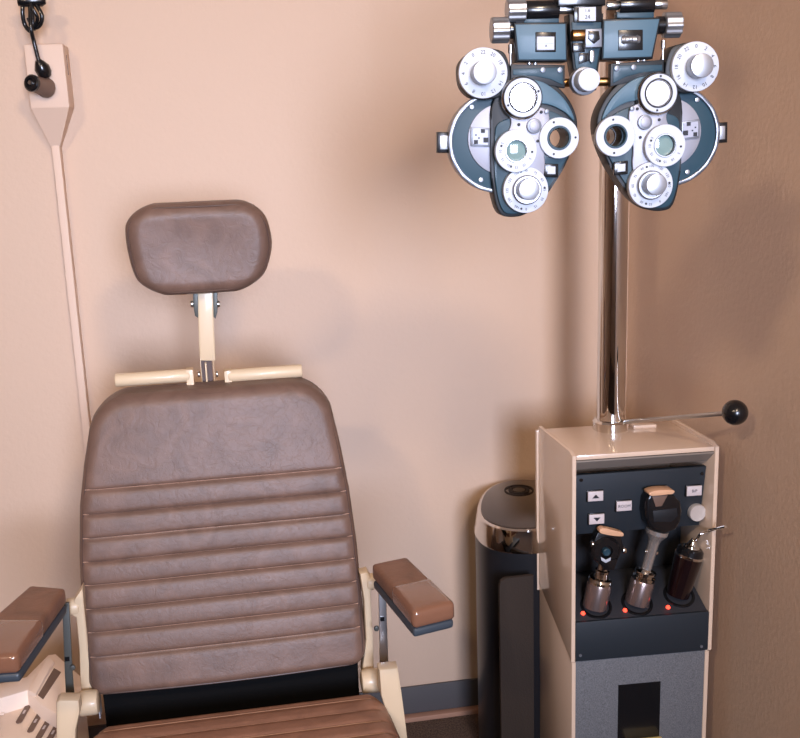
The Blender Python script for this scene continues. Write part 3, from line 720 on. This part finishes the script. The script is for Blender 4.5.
# wells
insts = [(596, 603), (637, 600), (679, 592)]
led = [(583, 613.5), (625, 610.5), (668, 607.5)]
def tray_pt(px, py):
    d = ray(px, py); a = L(0, .003, zt0); n = (L(0, .105, ztb)-a).cross(ex_)
    t = (a-CP).dot(n)/d.dot(n); return CP+d*t, n.normalized()
for (px, py) in insts:
    p, n = tray_pt(px, py+3); n = n if n.z > 0 else -n
    o = finish('well_rim', lathe(B(), p-n*.004, p+n, [(0, .026), (0, .0325), (.005, .0325), (.0065, .0315), (.0065, .027), (.005, .026), (.0, .026)], 36), M['black'], stand)
for (px, py) in led:
    p, n = tray_pt(px, py); n = n if n.z > 0 else -n
    finish('indicator_light', lathe(B(), p-n*.002, p+n, [(0, .0045), (.003, .0045), (.006, .003), (.0068, 0)], 16), M['led'], stand)
# pole, collar, lever, overhead arm
pz0 = ZT
finish('pole_collar', lathe(B(), (PC.x, PC.y, pz0-.005), (PC.x, PC.y, 2), [(0, 0), (0, .038), (.022, .038), (.026, .034), (.026, 0)], 48), M['chrome'], stand)
finish('pole', cyl(B(), (PC.x, PC.y, pz0+.02), (PC.x, PC.y, ARMZ+.05), .0295, n=64), M['chrome'], stand)
kp = P(735, 412.5, 1.64)
lv = finish('lever', cyl(B(), (PC.x+.02, PC.y-.028, .872), kp, .0046, n=20), M['steel'], stand)
finish('lever_ball', lathe(B(), kp+Vector((-.0235, 0, 0)), kp+Vector((.0235, 0, 0)), [(.0235-.0235*cos(pi*i/20), .0235*sin(pi*i/20)) for i in range(21)], 36), M['black'], lv)
finish('lever_mount', sbox(B(), (.19, .155, ZT-.0005), (.24, .178, ZT+.006), .002), M['cab'], stand)
hub = finish('arm_hub', cyl(B(), (PC.x, PC.y, ARMZ-.05), (PC.x, PC.y, ARMZ+.06), .042, n=40, bev=.004), M['cab'], stand)
dv = (Vector((cpt.x, cpt.y, ARMZ))-Vector((PC.x, PC.y, ARMZ)))
finish('overhead_arm', cyl(B(), Vector((PC.x, PC.y, ARMZ))+dv.normalized()*.03, Vector((cpt.x, cpt.y, ARMZ))+dv.normalized()*.03, .022, n=36, bev=.004), M['cab'], stand)

# instruments resting in the wells
def axis(pb, pt):                      # base in well, top measured
    p, n = tray_pt(pb[0]-1.5, pb[1]+5); p = p+n*(.002 if n.z > 0 else -.002)
    w = P(pt[0], pt[1], p.y-.004)
    return p, w
def prof_part(name, a, b, pr, m, parent, n=32): return finish(name, lathe(B(), a, b, pr, n), m, parent)
# 1 ophthalmoscope
a, b = axis((596, 602), (606, 553))
t = thing('ophthalmoscope', 'ophthalmoscope with round black head and tan brow rest, in the left well of the stand', 'ophthalmoscope', a)
u = (b-a).normalized(); Ln = (b-a).length
prof_part('handle', a, b, [(0, 0), (0, .025), (Ln*.42, .025), (Ln*.46, .023)], M['grip'], t)
prof_part('collar', a+u*Ln*.45, b, [(0, 0), (0, .024), (.006, .0245), (.010, .022), (.012, .0145), (.022, .0125), (.024, .015), (.028, .015), (.03, .011), (Ln*.4, .010)], M['chrome'], t)
c = P(604, 549, b.y-.004)
hd = finish('head', lathe(B(), c+Vector((0, .013, 0)), c+Vector((0, -.02, 0)), [(0, 0), (0, .025), (.004, .030), (.022, .030), (.028, .025), (.028, .013), (.024, .011), (.024, 0)], 36), M['black'], t)
e = P(606.5, 552, c.y-.017)
finish('eyepiece', lathe(B(), e+Vector((0, .006, 0)), e+Vector((0, -.01, 0)), [(0, .008), (.008, .008), (.0095, .006), (.0085, 0)], 24), M['teal'], hd)
finish('neck', prism(B(), [P(x, y, c.y) for x, y in [(597, 556), (615, 556), (611, 567), (601, 567)]], (0, -.018, 0), .003), M['black'], hd)
finish('eyepiece_rim', prism(B(), [P(x, y, c.y-.02) for x, y in [(601, 557), (606, 560), (611, 557.5), (610.5, 560.5), (606, 563), (601.5, 560.5)]], (0, .002, 0), .0004), M['dial'], hd)
finish('brow_rest', prism(B(), spline([P(x, y, c.y-.012) for x, y in [(600, 530), (604, 528.3), (614, 530.5), (623, 533), (622.5, 536.5), (612, 535.5), (601, 533.5)]], 3, True), (0, .016, 0), .001), M['tan'], hd)
finish('mounting_ring', prism(B(), [P(x, y, c.y-.008) for x, y in [(598, 533), (621, 537), (624, 548), (618, 560), (595, 556), (592.5, 545)]], (0, .018, 0), .003), M['black'], hd)
for x, y in ((592.5, 544), (624, 550)):
    p = P(x, y, c.y-.002); finish('dial_wheel', cyl(B(), p+Vector((-.003, 0, 0)), p+Vector((.003, 0, 0)), .007, n=20, bev=.001), M['chrome'], hd)
# 2 retinoscope
a, b = axis((638, 598), (657, 531))
t = thing('retinoscope', 'retinoscope with large black head and chrome neck, in the middle well of the stand', 'retinoscope', a)
u = (b-a).normalized(); Ln = (b-a).length
prof_part('handle', a, b, [(0, 0), (0, .025), (Ln*.30, .025), (Ln*.33, .023)], M['grip'], t)
prof_part('collar', a+u*Ln*.32, b, [(0, 0), (0, .022), (.005, .023), (.008, .023), (.010, .019), (.014, .019), (.016, .022), (.02, .022), (.022, .0145), (.025, .012)], M['chrome'], t)
c0 = a+u*Ln*.32+u*.024; nL = (b-c0).length
prof_part('neck', c0, b, [(0, .0105), (nL*.7, .0115), (nL*.8, .014), (nL*.95, .023), (nL+.004, .023), (nL+.004, 0)], M['neck'], t)
p = c0+u*nL*.45; side = u.cross(Vector((0, 1, 0))).normalized()
for sg in (-1, 1): finish('focus_stud', cyl(B(), p+side*sg*.009, p+side*sg*.0145, .0042, n=16, bev=.0008), M['chrome'], t)
finish('head', prism(B(), [P(x, y, b.y-.024) for x, y in [(650, 494), (664, 493), (675, 496), (681, 502), (682.5, 512), (681, 522), (676, 530), (665, 534), (654, 532), (648, 525), (645.5, 514), (646.5, 500)]], (0, .042, 0), .006, 3), M['black'], t)
finish('window', prism(B(), [P(x, y, b.y-.0255) for x, y in [(653, 511), (677, 508), (678, 516), (672, 522), (654, 522)]], (0, .003, 0), .001), M['blackm'], t)
finish('brow_rest', prism(B(), spline([P(x, y, b.y-.036) for x, y in [(649.5, 493), (657, 490.5), (668, 490), (674.5, 491), (673, 494), (668, 494.5), (652, 496)]], 3, True), (0, .026, 0), .001), M['tan'], t)
finish('mirror_plate', prism(B(), [P(x, y, b.y-.027) for x, y in [(652, 496), (668, 495), (662, 506), (656, 507)]], (0, .003, 0), .0005), M['slot'], t)
# 3 transilluminator
a, b = axis((679, 590), (691, 549))
t = thing('transilluminator', 'dark wine handled light with bent chrome finger tip, in the right well of the stand', 'transilluminator', a)
u = (b-a).normalized(); Ln = (b-a).length
prof_part('handle', a, b, [(0, 0), (0, .0235), (Ln*.35, .0255), (Ln*.8, .0285), (Ln*.86, .0285)], M['handle'], t)
prof_part('ring', a+u*Ln*.85, b, [(0, .0), (0, .029), (.003, .0295), (.0055, .029), (.006, .0)], M['chrome'], t)
prof_part('cap', a+u*(Ln*.85+.005), b, [(0, .0), (0, .0275), (.010, .0265), (.014, .022), (.014, 0)], M['black'], t)
top = a+u*(Ln*.85+.017)
prof_part('lamp_base', top, top+u, [(0, .0), (0, .015), (.003, .0165), (.006, .015), (.008, .011), (.014, .0085), (.018, .0055), (.022, .005), (.022, 0)], M['chrome'], t)
tp0 = top+u*.018
f1, f2, f3, f4 = P(696.5, 540, tp0.y-.012), P(701, 534, tp0.y-.045), P(709.5, 530.5, 1.755), P(725.5, 526.5, 1.695)
finish('finger_tip', tube(B(), spline([tp0, f1, f2, f3, f4], 6), .003, 12), M['chrome'], t)

# ------------------------------------------------------------------ bins behind the stand
zc = .625
ctr = PZ(534, 497, zc)
CXc, CYc = .637, 2.128
can = thing('trash_can', 'tall black oval trash can with chrome rim, left of the instrument stand', 'trash can', (CXc, CYc, 0))
CR = radians(-20)
def oval(a, b, z, n=72, p=2.3, dx=0, dy=0):
    out = []
    for i in range(n):
        t_ = 2*pi*i/n; c_, s_ = cos(t_), sin(t_)
        lx, ly = a*math.copysign(abs(c_)**(2/p), c_), b*math.copysign(abs(s_)**(2/p), s_)
        out.append(Vector((CXc+lx*cos(CR)-ly*sin(CR), CYc+lx*sin(CR)+ly*cos(CR), z)))
    return out
def rings(lst, cap=True):
    bm = B(); R_ = [[bm.verts.new(p) for p in l] for l in lst]
    for A, C_ in zip(R_, R_[1:]):
        for i in range(len(A)): bm.faces.new((A[i], A[(i+1) % len(A)], C_[(i+1) % len(A)], C_[i]))
    if cap: bm.faces.new(R_[0][::-1]); bm.faces.new(R_[-1])
    return bm
ca_, cb_ = .104, .166
finish('body', rings([oval(ca_-.004, cb_-.004, 0), oval(ca_+.008, cb_, .01), oval(ca_+.008, cb_, zc-.05)]), M['can'], can)
finish('rim', rings([oval(ca_+.009, cb_+.002, zc-.056), oval(ca_+.010, cb_+.003, zc-.054), oval(ca_+.001, cb_+.001, zc-.004), oval(ca_-.003, cb_-.003, zc), oval(ca_-.006, cb_-.006, zc-.001)]), M['chrome'], can)
finish('lid', rings([oval(ca_-.007, cb_-.007, zc-.004), oval(ca_-.007, cb_-.007, zc+.001), oval(ca_-.010, cb_-.010, zc+.002)]), M['lid'], can)
lc = PZ(519, 491, zc)
for r0, r1, m_ in ((.032, .036, 'lid'), (.017, .026, 'lid')):
    finish('lid_ring', lathe(B(), (lc.x, lc.y, zc+.001), (lc.x, lc.y, 1), [(0, r0), (0, r1), (.003, r1-.001), (.003, r0+.001), (0, r0)], 40), M['bin'], can)
finish('sensor_lens', lathe(B(), (lc.x, lc.y, zc+.0015), (lc.x, lc.y, 1), [(0, 0), (0, .016), (.002, .015), (.002, 0)], 32), M['black'], can)
sn = PZ(528, 531, zc); finish('sensor_button', lathe(B(), (sn.x, sn.y, zc), (sn.x, sn.y, 1), [(0, 0), (0, .006), (.003, .005), (.003, 0)], 20), M['steel'], can)

bpts = [(501.5, 740), (501.5, 590), (502.5, 582), (506, 578.5), (512, 577.5), (548, 575), (548, 740)]
YW = 1.925
bp_ = [P(x, y, YW) for x, y in bpts]; x0b = bp_[0].x; x1b = .598
zt_ = P(520, 577, YW).z
bm = prism(B(), [(x0b, YW, 0), (x0b, YW, zt_-.016), (x0b+.003, YW, zt_-.006), (x0b+.014, YW, zt_), (x1b, YW, zt_), (x1b, YW, 0)], (0, .012, 0), .002)
tag(finish('dark_board', bm, M['bin']), 'dark brown upright board with rounded corner, in front of the black trash can', 'board')

# ------------------------------------------------------------------ portable heater at the lower left
htr = thing('portable_heater', 'cream moulded appliance with dark oval slots, behind the left armrest of the chair', 'portable heater', PZ(20, 735, .5)*1)
htr.location.z = 0
zh = .40
def hp_(x, y, z=zh): return PZ(x, y, z)
base_poly = [hp_(-70, 745), hp_(28, 692), hp_(62, 722), hp_(55, 780), hp_(-30, 790)]
bm = prism(B(), [Vector((v.x, v.y, 0)) for v in base_poly], (0, 0, zh), .008)
hb = finish('body', bm, M['white'], htr)
# raised rear housing with handle slot
zr_ = .435
rear = [hp_(-80, 700, zr_), hp_(2, 682, zr_), hp_(26, 676, zr_), hp_(48, 654, zr_), hp_(56, 653, zr_), hp_(82, 676, zr_), hp_(84, 694, zr_), hp_(70, 722, zr_), hp_(40, 704, zr_), hp_(27, 690, zr_), hp_(-80, 722, zr_)]
bm = prism(B(), [Vector((v.x, v.y, 0)) for v in rear], (0, 0, zr_), .006)
finish('rear_housing', bm, M['white'], htr)
bm = prism(B(), [hp_(x, y, zr_+.001) for x, y in [(38, 695), (54, 668), (61, 672), (43, 699)]], (0, 0, -.004), 0)
finish('handle_slot', bm, M['slot'], htr, smooth=False)
bm = prism(B(), [hp_(x, y, zr_+.006) for x, y in [(28, 690), (48, 656), (54, 661), (36, 694)]], (0, 0, -.012), .002)
finish('handle_rib', bm, M['white'], htr)
for (xc, yc) in ((24.3, 713), (35.6, 722), (44.2, 728.5), (53, 733.5)):
    a, b = hp_(xc-5.2, yc+9, zh+.0006), hp_(xc+5.2, yc-9, zh+.0006)
    d = (b-a).normalized(); nrm = Vector((-d.y, d.x, 0)); w = .0058; pts = []
    for k in range(9): an = -pi/2+pi*k/8; pts.append(b+d*w*cos(an)+nrm*w*sin(an))
    for k in range(9): an = pi/2+pi*k/8; pts.append(a+d*w*cos(an)+nrm*w*sin(an))
    o = finish('control_slot', prism(B(), pts, (0, 0, .002), .0005), M['slot'], htr)
    mpt = (a+b)/2; finish('slot_mark', prism(B(), [mpt+d*t1*.006+nrm*t2*.002+Vector((0, 0, .0022)) for t1, t2 in ((-1, -1), (1, -1), (1, 1), (-1, 1))], (0, 0, .0004)), M['btn'], o, smooth=False)
for k in range(6):                      # grille ribs
    a, b = hp_(-40, 702+k*4.4, zh+.002), hp_(22-k*4.4, 696.5+k*4.3, zh+.002)
    finish('grille_rib', tube(B(), [a, b], .0022, 8), M['white'], htr)

# ------------------------------------------------------------------ wall holder and cord at the upper left
YV = 2.222
hold = thing('wall_holder', 'cream wall mounted holder with tapered foot and cord cover running down, left of the headrest', 'wall holder', P(52, 108, 2.299))
p1, p2, p3, p4 = P(21.5, 44, YV), P(62, 43.5, YV), P(70.5, 108, YV), P(32, 109, YV)
zt2, zb2 = (p1.z+p2.z)/2, (p3.z+p4.z)/2
XA, XB = (p1.x+p4.x)/2, (p2.x+p3.x)/2
finish('holder_body', box(B(), (XA, YV, zb2), (XB, YF-.001, zt2), .005), M['holder'], hold)
xc = P(70, 270, 2.285).x; cw = .0085
wz = zb2-.078
bm = B()
v = [bm.verts.new(p) for p in [(XA+.001, YV+.001, zb2+.002), (XB-.001, YV+.001, zb2+.002), (XB-.001, YF-.001, zb2+.002), (XA+.001, YF-.001, zb2+.002),
                               (xc-cw, YF-.03, wz), (xc+cw, YF-.03, wz), (xc+cw, YF-.001, wz), (xc-cw, YF-.001, wz)]]
for f_ in ((0, 1, 5, 4), (1, 2, 6, 5), (2, 3, 7, 6), (3, 0, 4, 7), (4, 5, 6, 7), (0, 3, 2, 1)): bm.faces.new([v[i] for i in f_])
finish('tapered_foot', bm, M['holder'], hold, smooth=False)
finish('cord_cover', box(B(), (xc-cw, YF-.032, .10), (xc+cw, YF-.001, wz+.02), .003), M['holder'], hold)
finish('side_slit', px_box(65, 52, 66, 70, YV+.0, .0, 0) if False else box(B(), (XB-.0005, YV+.03, zt2-.06), (XB+.0008, YV+.034, zt2-.02)), M['slot'], hold, smooth=False)
c1, c2 = P(33, 83.5, YV-.045), P(47, 88, YV-.004)
sk = finish('socket', lathe(B(), c2, c1, [(0, 0), (0, .020), (.006, .0205), (.012, .0175), (.03, .0165), ((c1-c2).length, .0160), ((c1-c2).length+.003, .013)], 32), M['slot'], hold)
finish('socket_rim', lathe(B(), c1, c1+(c1-c2), [(0, 0), (0, .0170), (.006, .0170), (.009, .014), (.009, .009), (.006, .0085), (.006, 0)], 32), M['black'], sk)
finish('socket_pin', lathe(B(), c1+(c1-c2).normalized()*.004, c1+(c1-c2), [(0, 0), (0, .004), (.007, .004), (.007, 0)], 16), M['steel'], sk)
cord = thing('power_cord', 'black coiled power cord hanging over the cream wall holder', 'cord', P(33, 30, YV-.02))
YC = YV-.02
def Cc(x, y, dy=0): return P(x, y, YC+dy)
finish('plug', lathe(B(), Cc(38, 60), Cc(45, 74, .012), [(0, 0), (0, .006), (.006, .010), (.016, .0155), (.028, .015), (.036, .011), (.040, .0)], 24), M['black'], cord)
bm = B()
tube(bm, spline([Cc(26, -60), Cc(29, -20), Cc(30, 6), Cc(31, 28, -.008), Cc(34, 42), Cc(39, 62)], 8), .0042)
finish('hanging_lead', bm, M['black'], cord)
bm = B(); tube(bm, spline([Cc(24, -4, .004), Cc(22.5, 12), Cc(25, 25, .004), Cc(31, 31), Cc(33, 18, .006), Cc(30, 4), Cc(24, -4, .004)], 8), .0042); finish('cord_loop', bm, M['black'], cord)
bm = B(); tube(bm, spline([Cc(30, -4), Cc(37, 6, -.004), Cc(42, 16, -.006), Cc(40, 25, -.002), Cc(34, 27, .004), Cc(32, 14, .002), Cc(30, 0)], 8), .0042); finish('cord_loop', bm, M['black'], cord)
bm = B(); tube(bm, spline([Cc(30, 2, -.008), Cc(33, 9, -.010), Cc(37, 16, -.008), Cc(37, 22, 0), Cc(34, 29, .006), Cc(28, 18, .008)], 8), .0036); finish('cord_loop', bm, M['black'], cord)
finish('cord_tie', lathe(B(), Cc(18, 1), Cc(42, 1), [(0, 0), (0, .010), (.01, .012), (.045, .011), (.053, .006), (.053, 0)], 16), M['black'], cord)

# ------------------------------------------------------------------ lights
def downlight(x, y, power, colr, size=.05, blend=.8, ang=120):
    o = thing('ceiling_downlight', 'round recessed ceiling downlight', 'light', (x, y, ZC)); o['group'] = 'recessed ceiling downlights'
    finish('trim_ring', lathe(B(), (x, y, ZC-.0005), (x, y, ZC-.1), [(0, .055), (0, .075), (.006, .073), (.006, .056), (0, .055)], 32), M['dial'], o)
    l = bpy.data.lights.new('downlight_lamp', 'SPOT'); l.energy = power; l.color = colr; l.shadow_soft_size = size
    l.spot_size = radians(ang); l.spot_blend = blend
    lo = bpy.data.objects.new('downlight_lamp', l); col.objects.link(lo); lo.location = (x, y, ZC-.02)
    return lo
WARM = (1, .75, .53)
def aim(o, t): o.rotation_euler = (Vector(t)-o.location).to_track_quat('-Z', 'Y').to_euler()
aim(downlight(-1.05, -.60, 140, WARM, .12, .7, 75), (-.1, 2.3, 1.1))
aim(downlight(.50, -.60, 170, WARM, .15, .7, 80), (.25, 2.3, 1.05))
def area(loc, tgt, sx, sy, power, colr, spread):
    l = bpy.data.lights.new('window_daylight', 'AREA'); l.shape = 'RECTANGLE'; l.size = sx; l.size_y = sy; l.energy = power; l.color = colr; l.spread = radians(spread)
    o = bpy.data.objects.new('window_daylight', l); col.objects.link(o); o.location = loc
    o.rotation_euler = (Vector(tgt)-Vector(loc)).to_track_quat('-Z', 'Y').to_euler(); return o
area((.28, YB+.02, 1.65), (-.02, 2.3, 1.1), .98, 1.15, 23, (.69, .76, 1.0), 56)
w = bpy.data.worlds.new('World'); sc.world = w; w.use_nodes = True
w.node_tree.nodes['Background'].inputs['Color'].default_value = (.75, .85, 1, 1); w.node_tree.nodes['Background'].inputs['Strength'].default_value = 1.0

# ------------------------------------------------------------------ camera and view
cam = bpy.data.cameras.new('camera'); co = bpy.data.objects.new('camera', cam); col.objects.link(co)
co.location = CP; co.rotation_euler = CM.to_euler(); cam.sensor_width = 36; cam.lens = F*36/800; cam.clip_start = .05
sc.camera = co
sc.view_settings.view_transform = 'Standard'; sc.view_settings.look = 'None'; sc.view_settings.gamma = 1
sc.view_settings.exposure = 0.02; sc.view_settings.use_curve_mapping = False
